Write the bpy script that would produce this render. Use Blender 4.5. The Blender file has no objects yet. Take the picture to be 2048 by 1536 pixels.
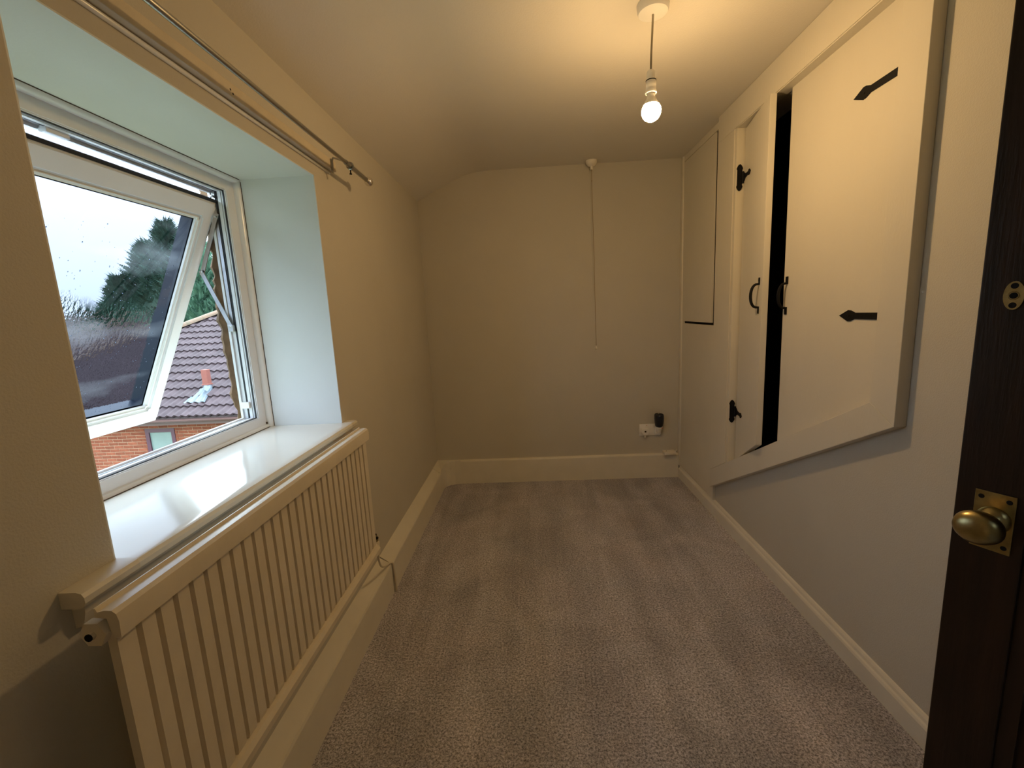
import bpy, bmesh, math, random
from mathutils import Vector, Matrix
random.seed(7)
S = bpy.context.scene
COL = S.collection
R = math.radians

# ------------------------------------------------------------------ camera
cam_d = bpy.data.cameras.new('camera'); cam = bpy.data.objects.new('camera', cam_d); COL.objects.link(cam)
RT = Vector((0.99804632, 0.03859584, -0.04913153)); UP = Vector((0.04218142, 0.16385568, 0.98558208)); FW = Vector((-0.04608985, 0.98572901, -0.16190753))
cam.matrix_world = Matrix(((RT.x, UP.x, -FW.x, 0), (RT.y, UP.y, -FW.y, 0), (RT.z, UP.z, -FW.z, 1.22), (0, 0, 0, 1)))
cam_d.sensor_width = 36; cam_d.lens = 15.44; cam_d.clip_start = 0.02
S.camera = cam

# ------------------------------------------------------------------ sky (thick overcast: darkest at the horizon, brightest overhead)
SKY_HORIZON = 3.1
BULB_STRENGTH = 265
world = bpy.data.worlds.new('overcast_sky'); S.world = world; world.use_nodes = True
wn = world.node_tree.nodes; wl = world.node_tree.links; wn.clear()
tc = wn.new('ShaderNodeTexCoord'); sx = wn.new('ShaderNodeSeparateXYZ'); wl.new(tc.outputs['Generated'], sx.inputs[0])
mx = wn.new('ShaderNodeMath'); mx.operation = 'MAXIMUM'; mx.inputs[1].default_value = 0; wl.new(sx.outputs['Z'], mx.inputs[0])
ma = wn.new('ShaderNodeMath'); ma.operation = 'MULTIPLY_ADD'; ma.inputs[1].default_value = 3.0 * SKY_HORIZON; ma.inputs[2].default_value = SKY_HORIZON; wl.new(mx.outputs[0], ma.inputs[0])
nz = wn.new('ShaderNodeTexNoise'); nz.inputs['Scale'].default_value = 2.2; nz.inputs['Detail'].default_value = 4; wl.new(tc.outputs['Generated'], nz.inputs['Vector'])
mr = wn.new('ShaderNodeMapRange'); mr.inputs['To Min'].default_value = .93; mr.inputs['To Max'].default_value = 1.07; wl.new(nz.outputs['Fac'], mr.inputs['Value'])
mm = wn.new('ShaderNodeMath'); mm.operation = 'MULTIPLY'; wl.new(ma.outputs[0], mm.inputs[0]); wl.new(mr.outputs[0], mm.inputs[1])
bg = wn.new('ShaderNodeBackground'); bg.inputs['Color'].default_value = (0.70, 0.87, 1.0, 1); wl.new(mm.outputs[0], bg.inputs['Strength'])
wo_ = wn.new('ShaderNodeOutputWorld'); wl.new(bg.outputs[0], wo_.inputs['Surface'])

S.view_settings.view_transform = 'Standard'; S.view_settings.look = 'None'
S.view_settings.gamma = 1; S.view_settings.use_curve_mapping = False
S.view_settings.exposure = 0.6
S.cycles.max_bounces = 10; S.cycles.diffuse_bounces = 6; S.cycles.glossy_bounces = 4; S.cycles.transmission_bounces = 8; S.cycles.transparent_max_bounces = 12
S.cycles.use_denoising = True; S.cycles.sample_clamp_indirect = 6
S.cycles.blur_glossy = 0.5

# ------------------------------------------------------------------ materials
def mat(name, col, rough=.5, metal=0, spec=.5, var=0, vscale=6, bump=0, bscale=200, col2=None, stretch=None, coat=0, rnd=0):
    m = bpy.data.materials.new(name); m.use_nodes = True
    nt = m.node_tree; n = nt.nodes; l = nt.links; b = n['Principled BSDF']
    b.inputs['Roughness'].default_value = rough; b.inputs['Metallic'].default_value = metal
    b.inputs['Specular IOR Level'].default_value = spec; b.inputs['Coat Weight'].default_value = coat
    c1 = (*col, 1); b.inputs['Base Color'].default_value = c1
    t = n.new('ShaderNodeTexCoord'); vec = t.outputs['Object']
    if stretch:
        mp = n.new('ShaderNodeMapping'); mp.inputs['Scale'].default_value = stretch; l.new(vec, mp.inputs['Vector']); vec = mp.outputs[0]
    out = None
    if var or col2:
        c2 = (*col2, 1) if col2 else tuple(min(1, x * (1 - var)) for x in col) + (1,)
        nz = n.new('ShaderNodeTexNoise'); nz.inputs['Scale'].default_value = vscale; nz.inputs['Detail'].default_value = 6; nz.inputs['Roughness'].default_value = .6
        l.new(vec, nz.inputs['Vector'])
        rp = n.new('ShaderNodeMapRange'); rp.inputs['From Min'].default_value = .35; rp.inputs['From Max'].default_value = .68; l.new(nz.outputs['Fac'], rp.inputs['Value'])
        mi = n.new('ShaderNodeMix'); mi.data_type = 'RGBA'; mi.inputs['A'].default_value = c1; mi.inputs['B'].default_value = c2
        l.new(rp.outputs[0], mi.inputs['Factor']); out = mi.outputs['Result']
    if rnd:
        oi = n.new('ShaderNodeObjectInfo'); rr = n.new('ShaderNodeMapRange'); rr.inputs['To Min'].default_value = 1 - rnd; rr.inputs['To Max'].default_value = 1 + rnd * .6
        l.new(oi.outputs['Random'], rr.inputs['Value'])
        hs = n.new('ShaderNodeHueSaturation'); l.new(rr.outputs[0], hs.inputs['Value'])
        if out: l.new(out, hs.inputs['Color'])
        else: hs.inputs['Color'].default_value = c1
        out = hs.outputs['Color']
    if out: l.new(out, b.inputs['Base Color'])
    if bump:
        nb = n.new('ShaderNodeTexNoise'); nb.inputs['Scale'].default_value = bscale; nb.inputs['Detail'].default_value = 3; l.new(vec, nb.inputs['Vector'])
        bp = n.new('ShaderNodeBump'); bp.inputs['Strength'].default_value = bump; bp.inputs['Distance'].default_value = .002; l.new(nb.outputs['Fac'], bp.inputs['Height']); l.new(bp.outputs[0], b.inputs['Normal'])
    return m

WALLC = (.58, .55, .48)
M = {}
M['wall'] = mat('wall_paint', WALLC, .75, spec=.25, var=.06, vscale=1.7, bump=.35, bscale=260)
M['reveal'] = mat('reveal_paint', (.74, .76, .75), .45, spec=.4, var=.03, vscale=3, bump=.1, bscale=120)
M['ceiling'] = mat('ceiling_paint', (.72, .69, .63), .85, spec=.2, var=.05, vscale=1.2, bump=.3, bscale=160)
M['gloss'] = mat('cream_gloss_paint', (.70, .655, .55), .33, spec=.45, var=.05, vscale=4, bump=.12, bscale=60)
M['doorpaint'] = mat('cream_satin_paint', (.68, .64, .55), .5, spec=.35, var=.04, vscale=3, bump=.25, bscale=140, stretch=(1, 1, .35))
M['skirting'] = mat('skirting_paint', (.76, .72, .62), .38, spec=.45, var=.06, vscale=9, bump=.1, bscale=60)
M['sillpaint'] = mat('sill_gloss', (.80, .79, .72), .12, spec=.6, var=.02, vscale=5, bump=.05, bscale=14)
M['upvc'] = mat('white_upvc', (.78, .80, .83), .28, spec=.5, var=.03, vscale=9)
M['upvcbead'] = mat('white_bead', (.84, .85, .84), .2, spec=.5)
M['grime'] = mat('dark_sealant_grime', (.10, .07, .045), .8, var=.4, vscale=30)
M['gasket'] = mat('black_gasket', (.012, .013, .018), .5)
M['navy'] = mat('dark_spacer', (.018, .03, .05), .35, spec=.6)
M['steel'] = mat('steel', (.55, .55, .54), .3, metal=1, var=.2, vscale=40)
M['chrome'] = mat('satin_metal', (.42, .41, .39), .28, metal=1)
M['polished'] = mat('polished_metal', (.8, .77, .72), .08, metal=1)
M['brass'] = mat('aged_brass', (.52, .42, .20), .30, metal=1, var=.45, vscale=35, bump=.1, bscale=90)
M['iron'] = mat('black_iron', (.006, .006, .007), .6, spec=.2, bump=.3, bscale=120)
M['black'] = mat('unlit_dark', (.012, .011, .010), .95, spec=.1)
M['rad'] = mat('radiator_enamel', (.73, .66, .53), .36, spec=.45, var=.08, vscale=14, bump=.12, bscale=70)
M['plastic'] = mat('white_plastic', (.86, .85, .82), .3, spec=.45)
M['cream_plastic'] = mat('cream_plastic', (.80, .76, .68), .4)
M['red'] = mat('red_lamp', (.55, .12, .07), .3)
M['dark_blue'] = mat('dark_blue_plastic', (.008, .011, .022), .3)
M['cord'] = mat('grey_flex', (.36, .31, .22), .5)
M['string'] = mat('string', (.28, .20, .10), .8)
M['batten'] = mat('batten_paint', (.66, .58, .44), .55, var=.12, vscale=12)
M['walnut'] = mat('dark_stained_wood', (.030, .0125, .0065), .38, spec=.4, col2=(.011, .005, .003), vscale=6, stretch=(9, 9, .8), bump=.15, bscale=40)
M['wood_edge'] = mat('dark_wood_panel', (.048, .017, .007), .34, spec=.45, col2=(.014, .006, .003), vscale=7, stretch=(10, 10, .7), bump=.15, bscale=40)
M['mortar'] = mat('mortar', (.27, .18, .115), .95, spec=.1, var=.25, vscale=9)
M['brick'] = mat('red_brick', (.17, .052, .026), .9, spec=.15, var=.3, vscale=14, rnd=.22, bump=.5, bscale=60)
M['tile'] = mat('purple_brown_concrete_tile', (.043, .029, .031), .7, spec=.12, col2=(.030, .020, .022), vscale=4, rnd=.2, bump=.5, bscale=60)
M['tile2'] = mat('brown_concrete_tile', (.105, .080, .076), .7, spec=.3, col2=(.05, .037, .034), vscale=2)
M['moss'] = mat('mossy_ridge_tile', (.11, .06, .036), .85, col2=(.075, .055, .033), vscale=9, rnd=.15, bump=.6, bscale=40)
M['gutter'] = mat('brown_gutter', (.07, .035, .03), .4)
M['maroon'] = mat('maroon_frame', (.045, .012, .022), .35)
M['frost'] = mat('frosted_pane', (.11, .145, .13), .25, spec=.5, var=.08, vscale=5)
M['terracotta'] = mat('terracotta', (.13, .034, .022), .8, var=.15, vscale=20)
M['lead'] = mat('lead_flashing', (.16, .19, .22), .35, metal=.4, var=.2, vscale=14)
M['felt'] = mat('roof_felt', (.17, .16, .14), .9, var=.25, vscale=5)
M['white_trim'] = mat('white_fascia', (.75, .76, .76), .4)
M['grass'] = mat('garden_ground', (.10, .14, .05), .95, col2=(.14, .12, .07), vscale=2)
M['leaf'] = mat('conifer_leaf', (.085, .16, .105), .6, spec=.2, col2=(.040, .095, .062), vscale=1.5)
M['bark'] = mat('bark', (.08, .05, .03), .9, var=.3, vscale=12, bump=.5, bscale=20)
M['stone'] = mat('rough_outer_stone', (.17, .10, .056), .95, spec=.1, col2=(.08, .05, .03), vscale=14, bump=1, bscale=45)
M['hall'] = mat('landing_paint', (.42, .37, .29), .8)

def carpet():
    m = bpy.data.materials.new('grey_brown_twist_pile'); m.use_nodes = True
    n = m.node_tree.nodes; l = m.node_tree.links; b = n['Principled BSDF']; b.inputs['Roughness'].default_value = .95; b.inputs['Specular IOR Level'].default_value = .1
    b.inputs['Sheen Weight'].default_value = .25; b.inputs['Sheen Roughness'].default_value = .6; b.inputs['Sheen Tint'].default_value = (.8, .74, .72, 1)
    t = n.new('ShaderNodeTexCoord'); vec = t.outputs['Object']
    def noise(scale, detail, v=vec, rough=.6, dist=0):
        x = n.new('ShaderNodeTexNoise'); x.inputs['Scale'].default_value = scale; x.inputs['Detail'].default_value = detail; x.inputs['Roughness'].default_value = rough; x.inputs['Distortion'].default_value = dist
        l.new(v, x.inputs['Vector']); return x.outputs['Fac']
    def rng(v, a, b_, c, d):
        x = n.new('ShaderNodeMapRange'); x.inputs['From Min'].default_value = a; x.inputs['From Max'].default_value = b_; x.inputs['To Min'].default_value = c; x.inputs['To Max'].default_value = d
        l.new(v, x.inputs['Value']); return x.outputs[0]
    def mul(a, b_):
        x = n.new('ShaderNodeMath'); x.operation = 'MULTIPLY'; l.new(a, x.inputs[0]); l.new(b_, x.inputs[1]); return x.outputs[0]
    mp = n.new('ShaderNodeMapping'); mp.inputs['Scale'].default_value = (7.5, .85, 1); mp.inputs['Rotation'].default_value = (0, 0, R(6)); l.new(vec, mp.inputs['Vector'])
    streak = rng(noise(1.0, 3, mp.outputs[0], .55, .4), .38, .62, .86, 1.08)       # nap left by the vacuum cleaner
    blot = rng(noise(2.6, 5, dist=1.2), .35, .65, .82, 1.10)
    speck = rng(noise(150, 2, rough=.9), .34, .66, .30, 1.75)
    mid = rng(noise(70, 3), .3, .7, .86, 1.14)
    f = mul(mul(streak, blot), mul(speck, mid))
    hue = n.new('ShaderNodeMix'); hue.data_type = 'RGBA'; hue.inputs['A'].default_value = (.44, .41, .44, 1); hue.inputs['B'].default_value = (.41, .405, .45, 1)
    l.new(rng(noise(3.1, 3), .3, .7, 0, 1), hue.inputs['Factor'])
    vm = n.new('ShaderNodeVectorMath'); vm.operation = 'SCALE'; l.new(hue.outputs['Result'], vm.inputs[0]); l.new(f, vm.inputs['Scale'])
    l.new(vm.outputs[0], b.inputs['Base Color'])
    bp = n.new('ShaderNodeBump'); bp.inputs['Strength'].default_value = .9; bp.inputs['Distance'].default_value = .004; l.new(noise(150, 2, rough=.85), bp.inputs['Height']); l.new(bp.outputs[0], b.inputs['Normal'])
    return m
M['carpet'] = carpet()

def glass():
    m = bpy.data.materials.new('rain_wet_glass'); m.use_nodes = True
    n = m.node_tree.nodes; l = m.node_tree.links; n.clear()
    out = n.new('ShaderNodeOutputMaterial'); tr = n.new('ShaderNodeBsdfTransparent'); tr.inputs['Color'].default_value = (.205, .21, .245, 1)
    gl = n.new('ShaderNodeBsdfGlossy'); gl.inputs['Roughness'].default_value = .03; lw = n.new('ShaderNodeLayerWeight'); lw.inputs['Blend'].default_value = .5; pw = n.new('ShaderNodeMath'); pw.operation = 'POWER'; pw.inputs[1].default_value = 5; l.new(lw.outputs['Facing'], pw.inputs[0]); fr = n.new('ShaderNodeMath'); fr.operation = 'MULTIPLY_ADD'; fr.inputs[1].default_value = .9; fr.inputs[2].default_value = .05; l.new(pw.outputs[0], fr.inputs[0])
    m1 = n.new('ShaderNodeMixShader'); l.new(fr.outputs[0], m1.inputs[0]); l.new(tr.outputs[0], m1.inputs[1]); l.new(gl.outputs[0], m1.inputs[2])
    # water film: refracting streaks, thicker toward the lower edge of the pane, and a faint dried smear
    t = n.new('ShaderNodeTexCoord'); rf = n.new('ShaderNodeBsdfRefraction'); rf.inputs['IOR'].default_value = 1.02; rf.inputs['Color'].default_value = (.235, .24, .27, 1); rf.inputs['Roughness'].default_value = .02
    mp = n.new('ShaderNodeMapping'); mp.inputs['Scale'].default_value = (1, 1.0, .45); l.new(t.outputs['Object'], mp.inputs['Vector'])
    nb = n.new('ShaderNodeTexNoise'); nb.inputs['Scale'].default_value = 95; nb.inputs['Detail'].default_value = 3; l.new(mp.outputs[0], nb.inputs['Vector'])
    bp = n.new('ShaderNodeBump'); bp.inputs['Strength'].default_value = 1; bp.inputs['Distance'].default_value = .014; l.new(nb.outputs['Fac'], bp.inputs['Height']); l.new(bp.outputs[0], rf.inputs['Normal'])
    nm = n.new('ShaderNodeTexNoise'); nm.inputs['Scale'].default_value = 7; nm.inputs['Detail'].default_value = 3; l.new(mp.outputs[0], nm.inputs['Vector'])
    sp = n.new('ShaderNodeSeparateXYZ'); l.new(t.outputs['Object'], sp.inputs[0])
    h = n.new('ShaderNodeMapRange'); h.inputs['From Min'].default_value = 1.42; h.inputs['From Max'].default_value = 1.22; h.inputs['To Min'].default_value = -.45; h.inputs['To Max'].default_value = .45; l.new(sp.outputs['Z'], h.inputs['Value'])
    ad = n.new('ShaderNodeMath'); ad.operation = 'ADD'; l.new(nm.outputs['Fac'], ad.inputs[0]); l.new(h.outputs[0], ad.inputs[1])
    k = n.new('ShaderNodeMapRange'); k.inputs['From Min'].default_value = .45; k.inputs['From Max'].default_value = .6; l.new(ad.outputs[0], k.inputs['Value'])
    m2 = n.new('ShaderNodeMixShader'); l.new(k.outputs[0], m2.inputs[0]); l.new(m1.outputs[0], m2.inputs[1]); l.new(rf.outputs[0], m2.inputs[2])
    df = n.new('ShaderNodeBsdfTranslucent'); df.inputs['Color'].default_value = (.8, .85, .9, 1)
    mq = n.new('ShaderNodeMapping'); mq.inputs['Scale'].default_value = (1, 2.2, 7); mq.inputs['Rotation'].default_value = (R(-38), 0, 0); l.new(t.outputs['Object'], mq.inputs['Vector'])
    ns = n.new('ShaderNodeTexNoise'); ns.inputs['Scale'].default_value = 1.3; ns.inputs['Detail'].default_value = 3; l.new(mq.outputs[0], ns.inputs['Vector'])
    ks = n.new('ShaderNodeMapRange'); ks.inputs['From Min'].default_value = .52; ks.inputs['From Max'].default_value = .72; ks.inputs['To Max'].default_value = .04; l.new(ns.outputs['Fac'], ks.inputs['Value'])
    m3 = n.new('ShaderNodeMixShader'); l.new(ks.outputs[0], m3.inputs[0]); l.new(m2.outputs[0], m3.inputs[1]); l.new(df.outputs[0], m3.inputs[2])
    l.new(m3.outputs[0], out.inputs['Surface'])
    return m
M['glass'] = glass()
def drops():
    m = bpy.data.materials.new('rain_water'); m.use_nodes = True; n = m.node_tree.nodes; l = m.node_tree.links; n.clear()
    out = n.new('ShaderNodeOutputMaterial'); g = n.new('ShaderNodeBsdfGlass'); g.inputs['IOR'].default_value = 1.33; g.inputs['Color'].default_value = (.8, .85, .9, 1); g.inputs['Roughness'].default_value = .0
    l.new(g.outputs[0], out.inputs['Surface']); return m
M['drop'] = drops()
def emit(name, col, s):
    m = bpy.data.materials.new(name); m.use_nodes = True; n = m.node_tree.nodes; l = m.node_tree.links; n.clear()
    out = n.new('ShaderNodeOutputMaterial'); e = n.new('ShaderNodeEmission'); e.inputs['Color'].default_value = (*col, 1); e.inputs['Strength'].default_value = s; l.new(e.outputs[0], out.inputs['Surface']); return m

# ------------------------------------------------------------------ geometry helpers
def wo(o):
    v = Vector((0, 0, 0))
    while o is not None: v += o.location; o = o.parent
    return v
def obj(name, bm, m, parent=None, smooth=False, kind=None, label=None, cat=None, group=None, ang=None):
    me = bpy.data.meshes.new(name)
    bmesh.ops.recalc_face_normals(bm, faces=bm.faces[:])
    bm.to_mesh(me); bm.free()
    for x in (m if isinstance(m, (list, tuple)) else [m]): me.materials.append(x)
    if smooth:
        for p in me.polygons: p.use_smooth = True
        if ang is not None: me.set_sharp_from_angle(angle=R(ang))
    o = bpy.data.objects.new(name, me); COL.objects.link(o)
    if parent is not None: o.parent = parent; o.location = -wo(parent)
    tag(o, label, cat, group, kind)
    return o
def tag(o, label=None, cat=None, group=None, kind=None):
    if label: o['label'] = label
    if cat: o['category'] = cat
    if group: o['group'] = group
    if kind: o['kind'] = kind
    return o
def empty(name, loc, label=None, cat=None, kind=None, group=None):
    o = bpy.data.objects.new(name, None); COL.objects.link(o); o.location = loc; o.empty_display_size = .05
    return tag(o, label, cat, group, kind)
def B(): return bmesh.new()
def addv(bm, vs, fs, mi=0):
    v = [bm.verts.new(p) for p in vs]
    out = []
    for f in fs:
        try: fc = bm.faces.new([v[i] for i in f]); fc.material_index = mi; out.append(fc)
        except ValueError: pass
    return v, out
def box(bm, lo, hi, bev=0, mi=0, T=None, seg=2):
    x0, y0, z0 = lo; x1, y1, z1 = hi
    vs = [(x0, y0, z0), (x1, y0, z0), (x1, y1, z0), (x0, y1, z0), (x0, y0, z1), (x1, y0, z1), (x1, y1, z1), (x0, y1, z1)]
    if T: vs = [T(Vector(p)) for p in vs]
    v, f = addv(bm, vs, [(0, 3, 2, 1), (4, 5, 6, 7), (0, 1, 5, 4), (1, 2, 6, 5), (2, 3, 7, 6), (3, 0, 4, 7)], mi)
    if bev:
        es = {e for x in f for e in x.edges}
        bmesh.ops.bevel(bm, geom=list(es), offset=bev, segments=seg, profile=.5, affect='EDGES')
    return bm
def prism(bm, pts, to, a0, a1, mi=0, bev=0):
    """pts: 2D outline; to(u, v, a) -> 3D"""
    n = len(pts); vs = [to(u, v, a0) for u, v in pts] + [to(u, v, a1) for u, v in pts]
    fs = [tuple(range(n)), tuple(range(2 * n - 1, n - 1, -1))] + [(i, (i + 1) % n, n + (i + 1) % n, n + i) for i in range(n)]
    v, f = addv(bm, vs, fs, mi)
    if bev:
        es = {e for x in f for e in x.edges}
        bmesh.ops.bevel(bm, geom=list(es), offset=bev, segments=2, profile=.5, affect='EDGES')
    return bm
XZ_Y = lambda u, v, a: (u, a, v)     # outline in x,z extruded along y
YZ_X = lambda u, v, a: (a, u, v)     # outline in y,z extruded along x
XY_Z = lambda u, v, a: (u, v, a)
def tube(bm, path, r, seg=10, cap=True, mi=0):
    P = [Vector(p) for p in path]; rs = r if isinstance(r, (list, tuple)) else [r] * len(P)
    rings = []; prev = None
    for i, p in enumerate(P):
        d = (P[min(i + 1, len(P) - 1)] - P[max(i - 1, 0)]).normalized()
        if prev is None:
            a = Vector((0, 0, 1)) if abs(d.z) < .9 else Vector((1, 0, 0)); u = d.cross(a).normalized()
        else: u = (prev - d * prev.dot(d)).normalized()
        prev = u; w = d.cross(u)
        rings.append([bm.verts.new(p + (u * math.cos(2 * math.pi * k / seg) + w * math.sin(2 * math.pi * k / seg)) * rs[i]) for k in range(seg)])
    for a, b in zip(rings, rings[1:]):
        for k in range(seg): bm.faces.new((a[k], a[(k + 1) % seg], b[(k + 1) % seg], b[k])).material_index = mi
    if cap:
        bm.faces.new(rings[0][::-1]).material_index = mi; bm.faces.new(rings[-1]).material_index = mi
    return bm
def lathe(bm, prof, c, seg=24, ax=None, mi=0, sc=(1, 1)):
    """prof: (r, h) list; h along ax (default z) from c"""
    c = Vector(c); ax = Vector(ax or (0, 0, 1)).normalized()
    a = Vector((0, 0, 1)) if abs(ax.z) < .9 else Vector((1, 0, 0)); u = ax.cross(a).normalized(); w = ax.cross(u)
    rings = []
    for r, h in prof:
        if r < 1e-6: rings.append([bm.verts.new(c + ax * h)])
        else: rings.append([bm.verts.new(c + ax * h + u * (r * sc[0] * math.cos(2 * math.pi * k / seg)) + w * (r * sc[1] * math.sin(2 * math.pi * k / seg))) for k in range(seg)])
    for A, Bq in zip(rings, rings[1:]):
        for k in range(seg):
            j = (k + 1) % seg
            if len(A) == 1 and len(Bq) == 1: continue
            if len(A) == 1: f = (A[0], Bq[j], Bq[k])
            elif len(Bq) == 1: f = (A[k], A[j], Bq[0])
            else: f = (A[k], A[j], Bq[j], Bq[k])
            bm.faces.new(f).material_index = mi
    return bm
def ring_frame(bm, T, u0, u1, v0, v1, wu0, wu1, wv0, wv1, c0, c1, mi=0, mi_in=None):
    """rectangular ring with mitred corners: outer u0..u1 x v0..v1, member widths, depth c0..c1; T(u, v, c) -> 3D"""
    O = [(u0, v0), (u1, v0), (u1, v1), (u0, v1)]; I = [(u0 + wu0, v0 + wv0), (u1 - wu1, v0 + wv0), (u1 - wu1, v1 - wv1), (u0 + wu0, v1 - wv1)]
    vs = [T(u, v, c) for c in (c0, c1) for q in (O, I) for u, v in q]
    fs = []; mis = []
    for i in range(4):
        j = (i + 1) % 4
        fs += [(i, j, 4 + j, 4 + i), (8 + j, 8 + i, 12 + i, 12 + j), (j, i, 8 + i, 8 + j), (4 + i, 4 + j, 12 + j, 12 + i)]; mis += [mi, mi, mi, mi if mi_in is None else mi_in]
    v = [bm.verts.new(p) for p in vs]
    for f, k in zip(fs, mis): bm.faces.new([v[i] for i in f]).material_index = k
    return bm

# ------------------------------------------------------------------ room dimensions (metres; camera 1.22 above the carpet)
XL, XR, YB, YF, ZC, ZL = -.712, 1.030, 3.05, -.09, 2.137, 1.974
WY0, WY1, WZ0, WZ1 = .652, 1.565, .834, 1.714       # window opening
XO = -1.05                                          # outer face of the left wall

# floor
bm = B(); box(bm, (XL - .3, YF - 1.3, -.12), (XR + .1, YB + .1, 0))
obj('floor', bm, M['carpet'], kind='structure', label='grey brown twist pile carpet with vacuum marks', cat='floor')
# ceiling: flat, then a cove falling to the left wall
prof = [(XL - .02, ZL - .01), (XL, ZL), (-.58, 2.036), (-.45, 2.094), (-.40, 2.112), (-.35, 2.125), (-.30, 2.133), (-.24, 2.137), (.30, 2.139), (XR + .02, 2.137), (XR + .02, 2.26), (XL - .02, 2.26)]
bm = B(); prism(bm, prof, XZ_Y, YF - 1.3, YB + .05)
obj('ceiling', bm, M['ceiling'], kind='structure', smooth=True, ang=28, label='white ceiling coved down to the window wall', cat='ceiling')
# left wall with the deep window opening (faces toward the opening carry the white reveal paint)
bm = B()
def wbox(lo, hi): box(bm, lo, hi)
wbox((XO, YF - .1, -.1), (XL, YB + .1, WZ0)); wbox((XO, YF - .1, WZ1), (XL, YB + .1, 2.2))
wbox((XO, YF - .1, WZ0), (XL, WY0, WZ1)); wbox((XO, WY1, WZ0), (XL, YB + .1, WZ1))
for f in bm.faces:
    c = f.calc_center_median()
    if WY0 - .001 <= c.y <= WY1 + .001 and WZ0 - .001 <= c.z <= WZ1 + .001 and XO + .01 < c.x < XL - .01 and (abs(f.normal.y) > .5 or 1): f.material_index = 1
bm.faces.ensure_lookup_table()
me_faces = [f for f in bm.faces if f.material_index == 1]
obj('wall_left', bm, [M['wall'], M['reveal']], kind='structure', label='beige painted wall around the window', cat='wall')
# thin white plaster linings on head and jambs of the reveal
bm = B()
box(bm, (-.985, WY0, WZ1 - .003), (XL - .0005, WY1, WZ1 + .0), 0); box(bm, (-.985, WY1 - .003, WZ0), (XL - .0005, WY1, WZ1), 0); box(bm, (-.985, WY0, WZ0), (XL - .0005, WY0 + .003, WZ1), 0)
obj('trim_1', bm, M['reveal'], kind='structure', label='white painted reveal around the window', cat='reveal')
# right wall, with the hole for the stair cupboard
DG = lambda y: .905 - .5575 * (y - 1.315)
CY0, CY1, CZT = 1.315, 2.262, 2.012
bm = B()
yA, yZ = YF - .1, YB + .1
def quad(p): addv(bm, p, [(0, 1, 2, 3)])
T_ = .12
def wp(pts): prism(bm, pts, YZ_X, XR, XR + T_)
wp([(yA, -.1), (CY0, -.1), (CY0, 2.2), (yA, 2.2)])
wp([(CY0, -.1), (CY1, -.1), (CY1, DG(CY1)), (CY0, DG(CY0))])
wp([(CY0, CZT), (CY1, CZT), (CY1, 2.2), (CY0, 2.2)])
wp([(CY1, -.1), (yZ, -.1), (yZ, 2.2), (CY1, 2.2)])
obj('wall_right', bm, M['wall'], kind='structure', label='pale greige wall under the sloping cupboard', cat='wall')
bm = B(); box(bm, (XO, YB, -.1), (XR + .2, YB + .12, 2.2)); obj('wall_back', bm, M['wall'], kind='structure', label='beige painted end wall', cat='wall')
# front wall behind the camera with the doorway, and the landing beyond
DX0, DX1, DZ = .17, .93, 1.985
bm = B(); box(bm, (XO, YF - .11, -.1), (DX0, YF, 2.2)); box(bm, (DX1, YF - .11, -.1), (XR + .2, YF, 2.2)); box(bm, (DX0, YF - .11, DZ), (DX1, YF, 2.2))
obj('wall_front', bm, M['wall'], kind='structure', label='wall with the doorway', cat='wall')
bm = B(); box(bm, (XL - .3, YF - 1.3, -.1), (XR + .2, YF - 1.2, 2.25)); box(bm, (XL - .4, YF - 1.3, -.1), (XL - .3, YF - .1, 2.25)); box(bm, (XR + .1, YF - 1.3, -.1), (XR + .2, YF - .1, 2.25))
obj('wall_landing', bm, M['hall'], kind='structure', label='landing walls beyond the doorway', cat='wall')

# baseboards
bm = B(); prism(bm, [(XL, 0), (-.659, 0), (-.659, .136), (-.662, .143), (-.670, .147), (XL, .172)], XZ_Y, YF, 1.775)
prism(bm, [(XL, 0), (-.657, 0), (-.657, .133), (-.660, .139), (-.667, .143), (XL, .176)], XZ_Y, 1.780, YB)
obj('baseboard_left', bm, M['skirting'], kind='structure', label='cream boxed skirting ledge below the radiator', cat='baseboard')
bm = B()
path = [(-.66, 2.90), (-.657, 2.95), (-.645, 2.985), (-.62, 3.01), (-.585, 3.024), (-.54, 3.030)]
outl = [(XL, 2.88)] + [(-.6575, 2.88)] + path[1:] + [(-.54, YB), (XL, YB)]
prism(bm, outl, XY_Z, 0, .165)
vtop = [v for v in bm.verts if v.co.z > .1]
for v in vtop:
    d = max(0, min(1, (v.co.y - 2.88) / .12)); v.co.z = .143 + .034 * d if v.co.x > XL + .001 else .178
prism(bm, [(3.030, 0), (3.030, .166), (3.034, .173), (YB, .177), (YB, 0)], lambda u, v, a: (a, u, v), -.545, 1.012)
obj('baseboard_back', bm, M['skirting'], kind='structure', label='cream skirting board along the end wall', cat='baseboard')
bm = B(); prism(bm, [(XR, 0), (1.011, 0), (1.011, .060), (1.014, .067), (1.019, .071), (1.021, .080), (1.025, .086), (XR, .088)], XZ_Y, YF, 3.03)
obj('baseboard_right', bm, M['skirting'], kind='structure', label='narrow white skirting along the cupboard wall', cat='baseboard')

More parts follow.
